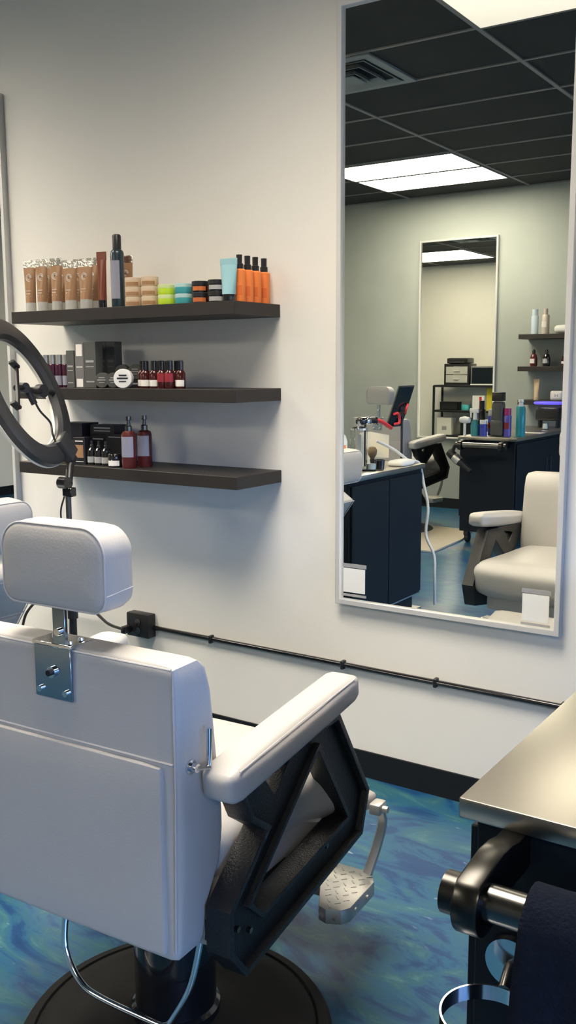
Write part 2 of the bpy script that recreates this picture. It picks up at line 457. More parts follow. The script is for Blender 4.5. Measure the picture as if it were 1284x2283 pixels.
o = obj('power_cord', tube(new(), catmull([(0, -.07, 0), (-.10, -.05, .004), (-.22, -.02, .035), (-.36, -.03, .045), (-.50, -.03, .05), (-.60, -.03, -.02), (-.62, -.05, -.10)], 6), .006, 8), 'black', None)
o.location = (-2.58, -.02, .39); tag(o, 'black power cord running left from the outlet box along the cream wall', 'cord')

# ------------------------------------------------------------------ barber chair
PX0, PX1 = .272, .324      # side panel inner / outer face
def interp(tab, z):
    for (z0, a), (z1, b) in zip(tab, tab[1:]):
        if z <= z1: return a+(b-a)*max(0, (z-z0))/(z1-z0)
    return tab[-1][1]
FRONT = [(.375, -.205), (.41, -.190), (.47, -.178), (.53, -.140), (.60, -.132), (.72, -.148), (.80, -.158), (.86, -.166), (.90, -.180), (.925, -.202), (.94, -.215)]
def make_chair(label, lift=0., recline=0., head=0., tilt=0., group='cream barber chairs', boff=.040):
    t = thing('barber_chair', label, 'barber chair', (0, 0, 0), 0, group)
    b = lathe(new(), [(0, 0), (.332, 0), (.334, .008), (.326, .020), (.304, .026), (.300, .022), (.294, .027), (.25, .036), (.16, .046), (.115, .052), (.10, .060), (0, .060)], 72)
    obj('base', b, 'rubber', t, mtx=T((boff, 0, 0)))
    b = lathe(new(), [(0, .055), (.094, .055), (.094, .075), (.086, .082), (.086, .31+lift), (.06, .33+lift), (0, .33+lift)], 40)
    obj('column', b, 'blackgloss', t, mtx=T((boff, 0, 0)))
    U = Matrix.Translation((0, 0, lift))
    b = new(); bx(b, -.262, .262, -.17, .10, .365, .425, .01, 2); bx(b, -.20, .20, .05, .22, .375, .43, .01, 2); bx(b, -.12+boff, .12+boff, -.14, .18, .32, .37, .008, 1)
    obj('seat_frame', b, 'hammer', t, mtx=U)
    def sshape(p):
        k = max(0, min(1, (p.y-.06)/.10))
        return (p.x*(1+.14*k), p.y, p.z-.006*k)
    b = cushion(new(), .528, .50, .150, .058, (.004, .012, .030), 14, sshape, mtx=T((0, .085, .514)))
    obj('seat', b, 'vinyl', t, mtx=U)
    b = cushion(new(), .520, .42, .14, .02, (0, 0, 0), 6, mtx=T((0, .035, .425)))
    obj('seat_skirt', b, 'vinyl', t, mtx=U)
    HB = T((0, -.20, .42+lift)) @ Rx(recline) @ T((0, .20, -.42))
    def bshape(p):
        z = .654+p.z; f = (p.y+.065)/.13
        fr = interp(FRONT, z); rr = -.270
        return (p.x*(1-.03*max(0, (.62-z)/.25)), rr+(fr-rr)*f, z)
    b = cushion(new(), .540, .13, .535, .016, (.003, .003, .004), 18, bshape)
    obj('backrest', b, 'vinyl', t, mtx=HB)
    b = cushion(new(), .494, .020, .345, .009, (0, .003, 0), 8, mtx=T((-.006, -.272, .573)))
    obj('back_panel', b, 'vinyl', t, mtx=HB)
    b = new()
    tube(b, [(-.262, -.271, .917), (.262, -.271, .917)], .0020, 6)
    for q in (-1, 1): tube(b, [(q*.265, -.271, .917), (q*.265, -.270, .70), (q*.258, -.270, .41)], .0020, 6)
    tube(b, [(-.262, -.2715, .752), (.262, -.2715, .752)], .0022, 6)
    obj('piping', b, 'piping', t, mtx=HB)
    b = new(); bx(b, -.044, .044, -.278, -.272, .824, .921, .001, 1)
    pl = obj('headrest_bracket', b, 'plate', t, mtx=HB)
    b = new(); bx(b, -.047, .047, -.280, -.222, .921, .9275, .0012, 1); obj('bracket_top', b, 'chrome', pl, mtx=HB)
    for (x, z, r_) in ((0, .874, .0105), (-.030, .839, .0058), (.032, .839, .0058)):
        obj('bolt', disc_at(new(), (x, -.2805, z), r_, .006, 'Y', 14, .0), 'chrome', pl, mtx=HB)
    b = new(); disc_at(b, (0, -.285, .874), .006, .010, 'Y', 8); obj('lock_pin', b, 'black', pl, mtx=HB)
    for (x, y) in ((-.03, -.238), (.033, -.238), (.033, -.266)):
        obj('screw', lathe(new(), [(0, .9275), (.006, .9275), (.005, .932), (0, .933)], 10, T((x, y, 0))), 'chrome', pl, mtx=HB)
    HH = HB @ T((0, 0, head))
    b = new(); bx(b, -.015, .015, -.259, -.251, .86-head, 1.01, .001, 1); obj('headrest_post', b, 'plate', t, mtx=HH)
    b = new(); disc_at(b, (0, -.261, .943), .007, .008, 'Y', 10); obj('post_bolt', b, 'chrome', t, mtx=HH)
    b = new()
    W, H, rr, seg = .123, .0745, .050, 8
    def outline(off):
        pts = []
        for cx_, cz_, a0 in ((1, 1, 0), (-1, 1, 90), (-1, -1, 180), (1, -1, 270)):
            r_ = rr if cz_ > 0 else .030
            w_, h_ = W-off, H-off; r2 = max(.006, r_-off)
            for k in range(seg+1):
                a = R(a0+90*k/seg)
                pts.append((cx_*(w_-r2)+r2*math.cos(a), cz_*(h_-r2)+r2*math.sin(a)))
        return pts
    prof = [(-.0505, .050), (-.0495, .030), (-.047, .010), (-.044, .003), (-.040, 0), (-.02, -.0015), (.015, -.001), (.032, .004), (.042, .012), (.050, .026), (.054, .045)]
    rings = [[b.verts.new((x, y, z)) for x, z in outline(off)] for y, off in prof]
    for a_, c_ in zip(rings, rings[1:]):
        n_ = len(a_)
        for i in range(n_): b.faces.new((a_[i], a_[(i+1) % n_], c_[(i+1) % n_], c_[i]))
    b.faces.new(rings[0]); b.faces.new(rings[-1])
    HM = HH @ T((0, -.226, 1.0645)) @ Rx(-tilt)
    obj('headrest', b, 'vinyl', t, mtx=HM)
    b = new(); tube(b, [(x, -.0430, z) for x, z in outline(.0006)], .0018, 6, True)
    tube(b, [(W+.001, -.042, -.042), (W+.001, .030, -.036)], .0011, 5)
    obj('headrest_piping', b, 'piping', t, mtx=HM)
    out = [(.206, .700), (.347, .480), (.315, .388), (-.150, .318), (-.200, .380), (-.200, .465), (-.078, .568), (-.128, .605), (-.156, .660), (-.150, .690)]
    tri = [(.124, .650), (.251, .453), (-.086, .408), (-.125, .445)]
    sm = [(-.062, .657), (.045, .682), (-.026, .610)]
    for s in (-1, 1):
        x0, x1 = sorted((s*PX0, s*(PX1-.014)))
        b = slab(out, [tri, sm], x0, x1, .001)
        merge(b, slab(out, [inset(out, .010)], *sorted((s*PX0, s*PX1)), .0012))
        merge(b, slab(inset(tri, -.008), [tri], *sorted((s*PX0, s*(PX1-.003))), .0012))
        p = obj('side_panel', b, 'hammer', t, True, 25, mtx=U)
        for (u, z) in ((-.165, .415), (-.125, .392), (.165, .425), (-.170, .470)):
            obj('bolt', disc_at(new(), (s*(PX1-.010), u, z), .0058, .008, 'X', 12), 'blackgloss', p, mtx=U)
        ang = math.atan2(.047, .44)
        AM = T((s*.312, .018, .726)) @ Rx(ang)
        def ashape(pv):
            k = (pv.y+.235)/.47
            return (pv.x, pv.y, pv.z*(1.08-.12*k))
        b = cushion(new(), .078, .47, .060, .018, (.004, .008, .005), 12, ashape, AM)
        a = obj('armrest', b, 'vinyl', t, mtx=U)
        b = new(); tube(b, [(s*.0352, -.214, .0282), (s*.0356, -.1, .0290), (s*.0358, .05, .0282), (s*.0352, .214, .0240)], .0014, 5)
        obj('piping', b, 'piping', a, mtx=U @ AM)
    b = new(); disc_at(b, (.272, -.238, .740), .013, .008, 'X', 16); disc_at(b, (.281, -.238, .740), .008, .014, 'X', 12)
    tube(b, [(.285, -.238, .740), (.292, -.210, .733)], .0045, 8)
    tube(b, catmull([(.291, -.208, .728), (.291, -.208, .76), (.291, -.207, .802)], 2), .0050, 10)
    obj('recline_lever', b, 'chrome', t, mtx=HB)
    b = tube(new(), catmull([(-.135, -.12, .36), (-.138, -.14, .25), (-.125, -.145, .20), (-.085, -.150, .158), (-.03, -.152, .146), (.09, -.155, .146), (.135, -.155, .150), (.155, -.15, .175), (.190, -.14, .25), (.205, -.12, .36)], 5), .0065, 10)
    obj('pump_handle', b, 'chrome', t)
    b = cushion(new(), .40, .115, .050, .022, (0, 0, .004), 8, mtx=T((.065, .465, .383)) @ Rx(R(-14)))
    obj('calf_pad', b, 'vinyl', t, mtx=U)
    for s in (-1, 1):
        c = .070
        b = new(); bx(b, c+s*.218-.014, c+s*.218+.014, .445, .485, .365, .392, .004, 2)
        tube(b, catmull([(c+s*.220, .475, .37), (c+s*.218, .492, .33), (c+s*.207, .487, .27), (c+s*.195, .460, .205)], 5), .012, 8, sx=1, sy=.6)
        obj('footrest_arm', b, 'cast', t, mtx=U)
        obj('pivot_bolt', disc_at(new(), (c+s*.238, .465, .378), .008, .014, 'X', 10), 'cast', t, mtx=U)
        b = new(); tube(b, [(.03+s*.085, .18, .38), (.03+s*.095, .34, .155), (.03+s*.095, .39, .145)], .020, 4, sx=.9, sy=1.1)
        obj('support_bar', b, 'hammer', t, mtx=U)
    hp = [(.195, .505), (.216, .495), (.232, .470), (.234, .345), (.222, .325), (.192, .312), (.172, .318), (.128, .405)]
    pl_ = hp + [(-x, y) for x, y in hp[::-1]]
    MT = U @ T((.050, -.015, 0))
    p = obj('tread_plate', slab(pl_, [], .156, .192, .003, 'z'), 'cast', t, True, 30, mtx=MT)
    b = new()
    for i in range(-9, 10):
        for j in range(0, 10):
            x = i*.024+(j % 2)*.012; y = .325+j*.020
            ok = (abs(x) < .218 and y < .49 and (abs(x)-.135)*2.0 > (.405-y)*1.0+.012 and abs(x) > .14) or (abs(x) <= .14 and .425 < y < .49)
            if not ok or (abs(x) > .2 and y < .34): continue
            bx(b, -.007, .007, -.0014, .0014, 0, .0014, 0, 1, T((x, y, .1918)) @ Rz(R(45 if (i+j) % 2 else -45)))
    obj('tread_bars', b, 'cast', p, False, mtx=MT)
    for (x, y) in ((.236, .37), (.236, .43), (.212, .315), (.180, .310)):
        obj('rivet', disc_at(new(), (x, y, .174), .006, .008, 'X', 10), 'cast', p, mtx=MT)
    return t
ch1 = make_chair('cream vinyl barber chair in front, seen from behind, steel plate under its headrest')
ch1.location = (-1.280, -1.358, 0); ch1.rotation_euler = (0, 0, R(2.66))
ch2 = make_chair('cream barber chair at the far left edge, only its headrest and back showing', -.02, R(35), .06, R(28), boff=0)
ch2.location = (-2.838, -1.005, 0); ch2.rotation_euler = (0, 0, R(90))
ch3 = make_chair('cream barber chair by the grey wall, seen in the tall mirror behind the tablet', .06, 0, .045, boff=0)
ch3.location = (-3.82, -4.66, 0); ch3.rotation_euler = (0, 0, R(189))

# ------------------------------------------------------------------ rolling stations
def station(label, L, W=.475, H=.86, end=-1, casters=True, doors=2, handles=True, group='black stations with steel worktops'):
    """origin at floor under the handle end centre; body runs +y from there. width along x"""
    t = thing('station_cabinet', label, 'cabinet', (0, 0, 0), 0, group)
    w = W/2
    zb = .10 if casters else .0
    b = new(); bx(b, -w+.018, w-.018, .02, L-.02, zb+(0 if casters else .10), H-.03, .003, 1)
    if not casters: bx(b, -w+.05, w-.05, .05, L-.05, 0, .10)
    body = obj('body', b, 'cab', t, False)
    if not casters:
        b = new()
        for s in (-1, 1): bx(b, s*(w-.018)-.003, s*(w-.018)+.003, .02, L-.02, .100, .108)
        obj('base_trim', b, 'alu', body, False)
        b = new(); bx(b, -w+.012, w-.012, .012, L-.012, 0.0, .018); obj('foot_rail', b, 'alu', body, False)
    b = new(); bx(b, -w, w, 0, L, H-.028, H, .003, 2)
    obj('worktop', b, 'steel', t, True, 30)
    n = doors
    for s in (-1, 1):
        for k in range(n):
            y0 = .03+(L-.06)*k/n; y1 = .03+(L-.06)*(k+1)/n
            b = new(); bx(b, *sorted((s*(w-.018), s*(w-.004))), y0+.004, y1-.004, zb+.12, H-.05, .002, 1)
            d = obj('door', b, 'cab', t, False)
            if not handles: continue
            yh = y1-.05 if k % 2 == 0 else y0+.05
            b = new(); bx(b, *sorted((s*(w-.004), s*(w+.000))), yh-.008, yh+.008, .45, .66, .001, 1)
            obj('door_handle', b, 'black', d, False)
    if casters:
        for x in (-w+.06, w-.06):
            for y in (.08, L-.08):
                b = new(); disc_at(b, (x, y+.02, .036), .036, .026, 'X', 20); bx(b, x-.02, x+.02, y-.025, y+.02, .06, .10, .003, 1)
                bx(b, x-.019, x-.015, y-.01, y+.03, .02, .075); bx(b, x+.015, x+.019, y-.01, y+.03, .02, .075)
                obj('caster', b, 'black', t)
    return t
def push_handle(t, W, H=.86, grip=True):
    w = W/2
    p = obj('push_handle', tube(new(), [(-w+.088, -.118, H-.057), (w-.088, -.118, H-.057)], .0215, 24), 'darkchrome', t)
    for s in (-1, 1):
        x = s*(w-.075)
        out = []
        for k in range(13):
            a = R(-150+k*20); out.append((-.118+.035*math.cos(a), H-.060+.035*math.sin(a)))
        out = [(-.118+.036*math.cos(R(a)), H-.060+.036*math.sin(R(a))) for a in range(125, 345, 15)] + [(-.01, H-.075), (.018, H-.075), (.018, H-.030), (-.02, H-.030), (-.045, H-.024), (-.075, H-.022)]
        obj('handle_bracket', slab(out, [], x-.016, x+.016, .003), 'blacknickel', p, True, 35)
        b = new(); disc_at(b, (x+s*.026, -.118, H-.060), .025, .022, 'X', 28); obj('end_cap', b, 'blacknickel', p)
    return p
M['blacknickel'] = mat('black_nickel', (.055, .053, .05), .28, metal=1)
LN = 1.25
near = station('black station at right with a stainless worktop corner, towel bar and holder ring', LN, .475, .86)
near.location = (-.467+.2375, -1.680, 0)
push_handle(near, .475)
# holder ring on the end face
p = obj('holder_mount', disc_at(new(), (-.164, -.0, .650), .033, .012, 'Y', 32), 'chrome', near, mtx=T((0, .010, 0)))
obj('holder_stem', tube(new(), [(-.163, .005, .646), (-.158, -.030, .636)], .008, 14), 'darkchrome', near)
b = lathe(new(), [(.055, -.010), (.0575, -.010), (.0575, .010), (.055, .010), (.055, -.010)], 56, T((-.157, -.086, .628)), cap=False)
obj('holder_ring', b, 'chrome', near)
# dark towel draped over the bar
b = new()
ty, tz, tr = -.118, .803, .0235
prof = []
zb_ = .40
for k in range(12): prof.append((ty-tr-.004, zb_+(tz-zb_)*k/11))
for k in range(1, 10): a = PI-PI*k/9; prof.append((ty+(tr+.005)*math.cos(a), tz+(tr+.006)*math.sin(a)))
for k in range(1, 8): prof.append((ty+tr+.004, tz-.25*k/7))
N = 30; grid = []
for i in range(N+1):
    x = -.100+.24*i/N
    row = []
    for j, (y, z) in enumerate(prof):
        f = max(0, (tz-z)/.4)
        wv = .008*math.sin(i*.55+1)*f+.004*math.sin(i*1.3+j*.3)*f
        row.append(b.verts.new((x+(.006*math.sin(z*16) if i == 0 else 0), y-wv-(.003 if j < 12 else -.0), z)))
    grid.append(row)
for i in range(N):
    for j in range(len(prof)-1): b.faces.new((grid[i][j], grid[i+1][j], grid[i+1][j+1], grid[i][j+1]))
tw = obj('towel', b, 'towel', None)
tw.location = near.location
sol = tw.modifiers.new('s', 'SOLIDIFY'); sol.thickness = .008; sol.offset = 1
tag(tw, 'dark navy terry towel hanging over the bar of the right station', 'towel')

isl = station('black station in the tall mirror, with glass jar and tablet stand on top', .865, .475, .86, casters=False, doors=2, handles=False)
isl.location = (-2.385-.2375, -2.25, 0)
far = station('black station against the grey wall, crowded with bottles, seen in the tall mirror', 1.55, .485, .862)
far.location = (-2.618-.2425, -4.33, 0); far.rotation_euler = (0, 0, PI)
push_handle(far, .485, .862)

# hair dryer hanging beside the far station
t = thing('hair_dryer', 'black and silver hair dryer hanging at the handle end of the far station', 'hair dryer', (-3.06, -4.22, .69))
ax = Ry(R(128))
obj('barrel', lathe(new(), [(0, -.09), (.030, -.09), (.036, -.05), (.036, .02), (.026, .07), (.024, .10), (0, .10)], 20, ax), 'black', t)
obj('nozzle', lathe(new(), [(0, .09), (.024, .09), (.020, .15), (0, .15)], 18, ax), 'black', t)
obj('silver_band', lathe(new(), [(.0365, -.03), (.0375, -.02), (.0375, .02), (.036, .03)], 20, ax, cap=False), 'alu', t)
obj('handle', tube(new(), [(-.05, 0, .03), (-.02, .0, .10), (.0, .005, .12)], .014, 10), 'black', t)

# ------------------------------------------------------------------ ring light
t = thing('ring_light', 'black ring light on a tripod stand at the left, in front of the shelves', 'ring light', (-2.325, -.590, 0))
C0 = Vector((-2.422, -.67, 1.333)) - Vector((-2.325, -.590, 0))
az, el = R(-156.28), R(-22.5)
n_ = Vector((math.cos(el)*math.cos(az), math.cos(el)*math.sin(az), math.sin(el)))
tt = Vector((0, 0, 1)).cross(n_).normalized(); bb_ = n_.cross(tt)
RM = Matrix.Translation(C0) @ Matrix(((tt.x, bb_.x, n_.x, 0), (tt.y, bb_.y, n_.y, 0), (tt.z, bb_.z, n_.z, 0), (0, 0, 0, 1)))
Ro, Ri = .254, .182
M['black_satin'] = mat('satin_black_casing', (.030, .031, .034), .38)
casing = lathe(new(), [(Ri, .006), (Ri, -.006), (Ri+.012, -.018), (Ro-.014, -.020), (Ro-.002, -.012), (Ro, .006), (Ri, .006)], 96, RM, cap=False)
obj('ring_casing', casing, 'black_satin', t)
face = lathe(new(), [(Ri-.002, .006), (Ri-.001, .016), (Ri+.010, .020), (Ro-.008, .020), (Ro+.001, .014), (Ro+.002, .006), (Ri-.002, .006)], 96, RM, cap=False)
obj('ring_diffuser', face, 'led', t)
ca = R(247)
CM = RM @ T((math.cos(ca)*.222, math.sin(ca)*.222, -.016)) @ Rz(ca+R(90))
obj('ring_clamp', bx(new(), -.042, .042, -.040, .040, -.020, .010, .005, 2, CM), 'black_satin', t)
bot = CM @ Vector((0, -.042, -.008))
neck = Vector((0.004, 0, 1.035))
b = tube(new(), [bot, Vector((bot.x*.4, bot.y*.4, bot.z-.03)), neck], .013, 10); obj('neck', b, 'black', t)
b = new(); disc_at(b, neck+Vector((-.008, -.01, 0.005)), .020, .036, 'X', 16); bx(b, neck.x-.018, neck.x+.022, neck.y-.014, neck.y+.014, neck.z-.040, neck.z-.01, .003, 1)
obj('tilt_knob', b, 'blackgloss', t)
b = tube(new(), [(0, 0, 1.01), (0, 0, .30)], .0095, 12); obj('pole', b, 'darkchrome', t)
b = tube(new(), [(0, 0, .60), (0, 0, .12)], .0125, 12); tube(b, [(0, 0, .63), (0, 0, .585)], .018, 12); obj('lower_pole', b, 'black', t)
for k in range(3):
    a = R(200+120*k)
    d = Vector((math.cos(a), math.sin(a), 0))
    b = tube(new(), [Vector((0, 0, .42)), d*.17+Vector((0, 0, .02))], .008, 6); tube(b, [Vector((0, 0, .14)), d*.10+Vector((0, 0, .17))], .005, 6)
    lg = obj('leg', b, 'black', t)
    obj('foot', lathe(new(), [(0, 0), (.012, 0), (.012, .025), (0, .03)], 10, T(d*.172)), 'black', lg)
# phone holder inside the ring
def rp(x, y, z=-.012): return RM @ Vector((x, y, z))
obj('cable', tube(new(), catmull([rp(-.02, -.03), rp(-.03, -.07), rp(-.068, -.112), rp(-.05, -.15), rp(-.045, -.185)], 6), .0035, 8), 'black', t)
cdir = Vector((.104, -.129)).normalized(); cang = math.atan2(cdir.y, cdir.x)
PM = RM @ T((.075, .013, -.02)) @ Rz(cang)
obj('phone_clamp', bx(new(), -.085, .085, -.006, .006, -.005, .005, .002, 1, PM), 'black', t)
for q in (-1, 1): obj('clamp_jaw', bx(new(), q*.086-.006, q*.086+.006, -.006, .030, -.010, .010, .002, 1, PM), 'black', t)
b = new(); tube(b, catmull([rp(.07, .013), rp(.018, .012), rp(-.05, -.005), rp(-.102, -.002), rp(-Ri-.005, -.01)], 5), .010, 10)
obj('gooseneck', b, 'black', t)
obj('ball_joint', disc_at(new(), rp(.018, .012), .017, .024, 'X', 14), 'black', t)
obj('hub_knob', disc_at(new(), rp(-.102, -.002), .022, .026, 'X', 16), 'black', t)
obj('adjuster', tube(new(), [rp(.0, .02), rp(-.012, -.045)], .011, 10), 'black', t)
o = obj('thin_cable', tube(new(), catmull([(.0, 0, 0), (-.02, 0, -.06), (-.005, 0, -.16), (.02, 0, -.24), (.0, 0, -.5), (.0, 0, -.92)], 6), .003, 6), 'black', t)
o.location = (-.04, .02, .99)

# ------------------------------------------------------------------ products
def ttube(h, w, body, cap='clear', crimp='foil', caph=.035, logo=True):
    """squeeze tube standing on its cap; returns function building parts under a parent"""
    def build(p):
        r0 = w*.36
        obj('cap', lathe(new(), [(0, 0), (r0, 0), (r0*1.04, .004), (r0*1.02, caph), (0, caph)], 20), cap, p)
        b = new(); n = 20; rings = []
        for k in range(9):
            f = k/8; z = caph+(h*.86-caph)*f
            ax_ = r0*1.04+(w/2-r0*1.04)*f; ay = r0*1.04*(1-f)+.003*f
            rings.append([b.verts.new((ax_*math.cos(2*PI*i/n), ay*math.sin(2*PI*i/n), z)) for i in range(n)])
        for a_, c_ in zip(rings, rings[1:]):
            for i in range(n): b.faces.new((a_[i], a_[(i+1) % n], c_[(i+1) % n], c_[i]))
        b.faces.new(rings[0]); b.faces.new(rings[-1])
        obj('tube_body', b, body, p)
        b = new(); bx(b, -w/2, w/2, -.0022, .0022, h*.85, h, .0008, 1); obj('crimp', b, crimp, p)
        if logo:
            b = new()
            for rr in (.0125, .0075):
                ring = [Vector((rr*math.cos(a)*.9, -(r0*.42+.001), h*.66+rr*math.sin(a))) for a in [2*PI*i/16 for i in range(14)]]
                tube(b, ring, .0012, 5)
            for i in range(4): bx(b, -.010, .010-.003*(i % 2), -(r0*.72+.0018), -(r0*.5), h*.40-i*.010, h*.402-i*.010+.0015)
            obj('printed_logo', b, 'mark', p, False)
    return build
def jar(r_, h, body, lid='greycap', label=None):
    def build(p):
        obj('jar_body', lathe(new(), [(0, 0), (r_*.96, 0), (r_, .003), (r_, h*.60), (r_*.94, h*.64), (0, h*.64)], 28), body, p)
        obj('lid', lathe(new(), [(0, h*.62), (r_*1.0, h*.62), (r_*1.0, h*.94), (r_*.95, h*.985), (0, h*.985)], 28), lid, p)
        if label:
            b = new(); a0 = -110
            for k in range(8):
                a1 = R(a0+k*12); a2 = R(a0+k*12+12)
                q = [b.verts.new(((r_+.0006)*math.cos(a_), (r_+.0006)*math.sin(a_), z_)) for a_, z_ in ((a1, h*.12), (a2, h*.12), (a2, h*.5), (a1, h*.5))]
                b.faces.new(q)
            obj('jar_label', b, label, p)
    return build
def bottle(prof, body, cap_prof, cap, label=None, lz=(.2, .6)):
    rmax = max(r for r, z in prof)
    def build(p):
        obj('bottle_body', lathe(new(), prof, 26), body, p)
        obj('cap', lathe(new(), cap_prof, 20), cap, p)
        if label:
            b = new(); h = prof[-1][1]
            for k in range(10):
                a1 = R(-140+k*11); a2 = R(-129+k*11)
                q = [b.verts.new(((rmax+.0007)*math.cos(a_), (rmax+.0007)*math.sin(a_), z_)) for a_, z_ in ((a1, h*lz[0]), (a2, h*lz[0]), (a2, h*lz[1]), (a1, h*lz[1]))]
                b.faces.new(q)
            obj('front_label', b, label, p)
    return build
def carton(w, d, h, m, marks='greymark', bands=((.55, .6), (.45, .47), (.12, .15)), label=None):
    def build(p):
        obj('carton', box(-w/2, w/2, -d/2, d/2, 0, h, .001, 1), m, p, False)
        for a_, c_ in bands: obj('printed_mark', box(-w*.34, w*.34, -d/2-.0008, -d/2+.001, h*a_, h*c_), marks, p, False)
        if label:
            obj('printed_panel', box(-w*.36, w*.36, -d/2-.0012, -d/2, h*label[1], h*label[2]), label[0], p, False)
    return build
def place(name, label, cat, build, loc, rz=0, group=None):
    t = thing(name, label, cat, loc, rz, group); build(t); return t
def row(name, cat, build, items, group):
    """items: list of (loc, rz, label); first is built, others copied"""
    first = None
    for loc, rz, label in items:
        if first is None: first = place(name, label, cat, build, loc, rz, group)
        else: dup(first, loc, rz, label, group)
    return first
F = R(14)   # products are turned a little towards the chairs
# top shelf
GT = 'tan tubes on the top shelf'
row('hair_tube', 'tube', ttube(.192, .052, 'tan'), [
    ((-2.885, -.215, Z1), R(18), 'tan squeeze tube with silver crimp, leftmost of the front row on the top shelf'),
    ((-2.820, -.215, Z1), R(14), 'tan squeeze tube, second from the left in the front row on the top shelf'),
    ((-2.748, -.210, Z1), R(10), 'tan squeeze tube, third from the left in the front row on the top shelf'),
    ((-2.855, -.150, Z1), R(12), 'tan squeeze tube behind the first two front tubes, only its silver crimp showing'),
    ((-2.785, -.145, Z1), R(8), 'tan squeeze tube behind the third front tube, mostly its silver crimp showing'),
    ((-2.700, -.140, Z1), R(8), 'tan squeeze tube in the back row behind the shorter front tubes'),
    ((-2.628, -.140, Z1), R(8), 'tan squeeze tube in the back row, nearest the copper tubes'),
    ((-2.475, -.120, Z1), R(8), 'tan squeeze tube behind the tall slate can on the top shelf')], GT)
row('hair_tube', 'tube', ttube(.176, .060, 'tan'), [
    ((-2.668, -.215, Z1), R(12), 'shorter wide tan tube, fourth in the front row on the top shelf'),
    ((-2.590, -.215, Z1), R(12), 'shorter wide tan tube, fifth in the front row beside the copper tubes')], 'short tan tubes')
row('hair_tube', 'tube', ttube(.200, .040, 'brownred', 'blackgloss', 'brownred', .03, False), [
    ((-2.518, -.205, Z1), R(12), 'copper-brown tube beside the tan tubes on the top shelf'),
    ((-2.486, -.165, Z1), R(12), 'copper-brown tube half hidden left of the tall slate can')], 'copper tubes')
place('hairspray_can', 'tall slate-blue aerosol can with black cap, tallest thing on the top shelf', 'spray can',
      bottle([(0, 0), (.023, 0), (.024, .004), (.024, .188), (.021, .197), (.014, .203), (0, .203)], 'darkcan', [(0, .200), (.0155, .200), (.0155, .248), (.012, .253), (0, .253)], 'black', 'label_grey', (.15, .8)), (-2.436, -.21, Z1), 0)
jy = -.21
for r_, cx_, nm in ((3, -2.362, 'left'), (3, -2.284, 'right')): pass
row('styling_jar', 'jar', jar(.030, .0335, 'tanlight', 'tanlid', 'tan'), [
    ((x, jy, Z1+k*.0335), 0, '%s pale tan jar in the %s stack of tan jars on the top shelf' % (('bottom', 'middle', 'top')[k], s)) for x, s in ((-2.362, 'left'), (-2.286, 'right')) for k in range(3)], 'pale tan jars')
row('styling_jar', 'jar', jar(.031, .0345, 'green', 'greenlid', None), [((-2.209, jy, Z1+k*.0345), 0, '%s lime green jar with silver lid on the top shelf' % ('lower', 'upper')[k]) for k in range(2)], 'lime green jars')
row('styling_jar', 'jar', jar(.031, .0345, 'teal', 'teallid', None), [((-2.134, jy, Z1+k*.0345), 0, '%s teal jar with silver lid on the top shelf' % ('lower', 'upper')[k]) for k in range(2)], 'teal jars')
row('styling_jar', 'jar', jar(.029, .0365, 'blackgloss', 'black', 'orangemark'), [((-2.062, jy, Z1+k*.0365), 0, '%s black jar with orange print, beside the teal jars' % ('lower', 'upper')[k]) for k in range(2)], 'black jars with orange print')
row('styling_jar', 'jar', jar(.030, .0370, 'blackgloss', 'black', 'greymark'), [((-1.992, jy, Z1+k*.0370), 0, '%s black jar with grey print, beside the light blue tube' % ('lower', 'upper')[k]) for k in range(2)], 'black jars with grey print')
place('hair_tube', 'light blue squeeze tube with black cap beside the orange bottles', 'tube', ttube(.139, .062, 'blue', 'blackgloss', 'blue', .024, False), (-1.938, -.215, Z1), R(10))
ob = bottle([(0, 0), (.0195, 0), (.0205, .003), (.0205, .103), (.017, .107), (0, .107)], 'orange',
            [(0, .107), (.0130, .107), (.0130, .124), (.0095, .126), (.0100, .153), (0, .154)], 'black', 'orangelabel', (.2, .5))
row('spray_bottle', 'bottle', ob, [((-1.925, y, Z1), 0, s+' of the four orange bottles on the top shelf') for y, s in ((-.175, 'front, leftmost'), (-.130, 'second from the left'), (-.085, 'third from the left'), (-.035, 'rear, rightmost'))], 'orange bottles')
# middle shelf
row('plum_bottle', 'bottle', bottle([(0, 0), (.0145, 0), (.0155, .003), (.0155, .084), (.012, .088), (0, .088)], 'plum', [(0, .088), (.0125, .088), (.0125, .122), (0, .123)], 'greycap', 'label_grey', (.1, .5)),
    [((x, -.205, Z2), R(20), s+' of the four plum bottles with silver caps on the middle shelf') for x, s in ((-2.828, 'leftmost'), (-2.792, 'second from the left'), (-2.756, 'third from the left'), (-2.718, 'rightmost'))], 'plum bottles')
place('carton_box', 'short charcoal carton beside the plum bottles on the middle shelf', 'carton', carton(.036, .036, .137, 'greybox'), (-2.676, -.21, Z2), R(8))
place('carton_box', 'tall grey carton with a white flash, left of the tall cartons', 'carton', carton(.040, .040, .165, 'greybox2', 'mark', ((.70, .96), (.02, .2), (.45, .47))), (-2.626, -.21, Z2), R(8))
place('carton_box', 'tall charcoal carton in the front row on the middle shelf', 'carton', carton(.052, .045, .167, 'greybox', 'greymark'), (-2.575, -.205, Z2), R(8))
place('carton_box', 'tall charcoal carton in the back row, left one behind the round tins', 'carton', carton(.045, .045, .170, 'greybox', 'greybox2'), (-2.612, -.11, Z2), R(8))
place('carton_box', 'tall charcoal carton in the back row, right one behind the round tins', 'carton', carton(.040, .045, .169, 'greybox', 'greybox2'), (-2.562, -.11, Z2), R(8))
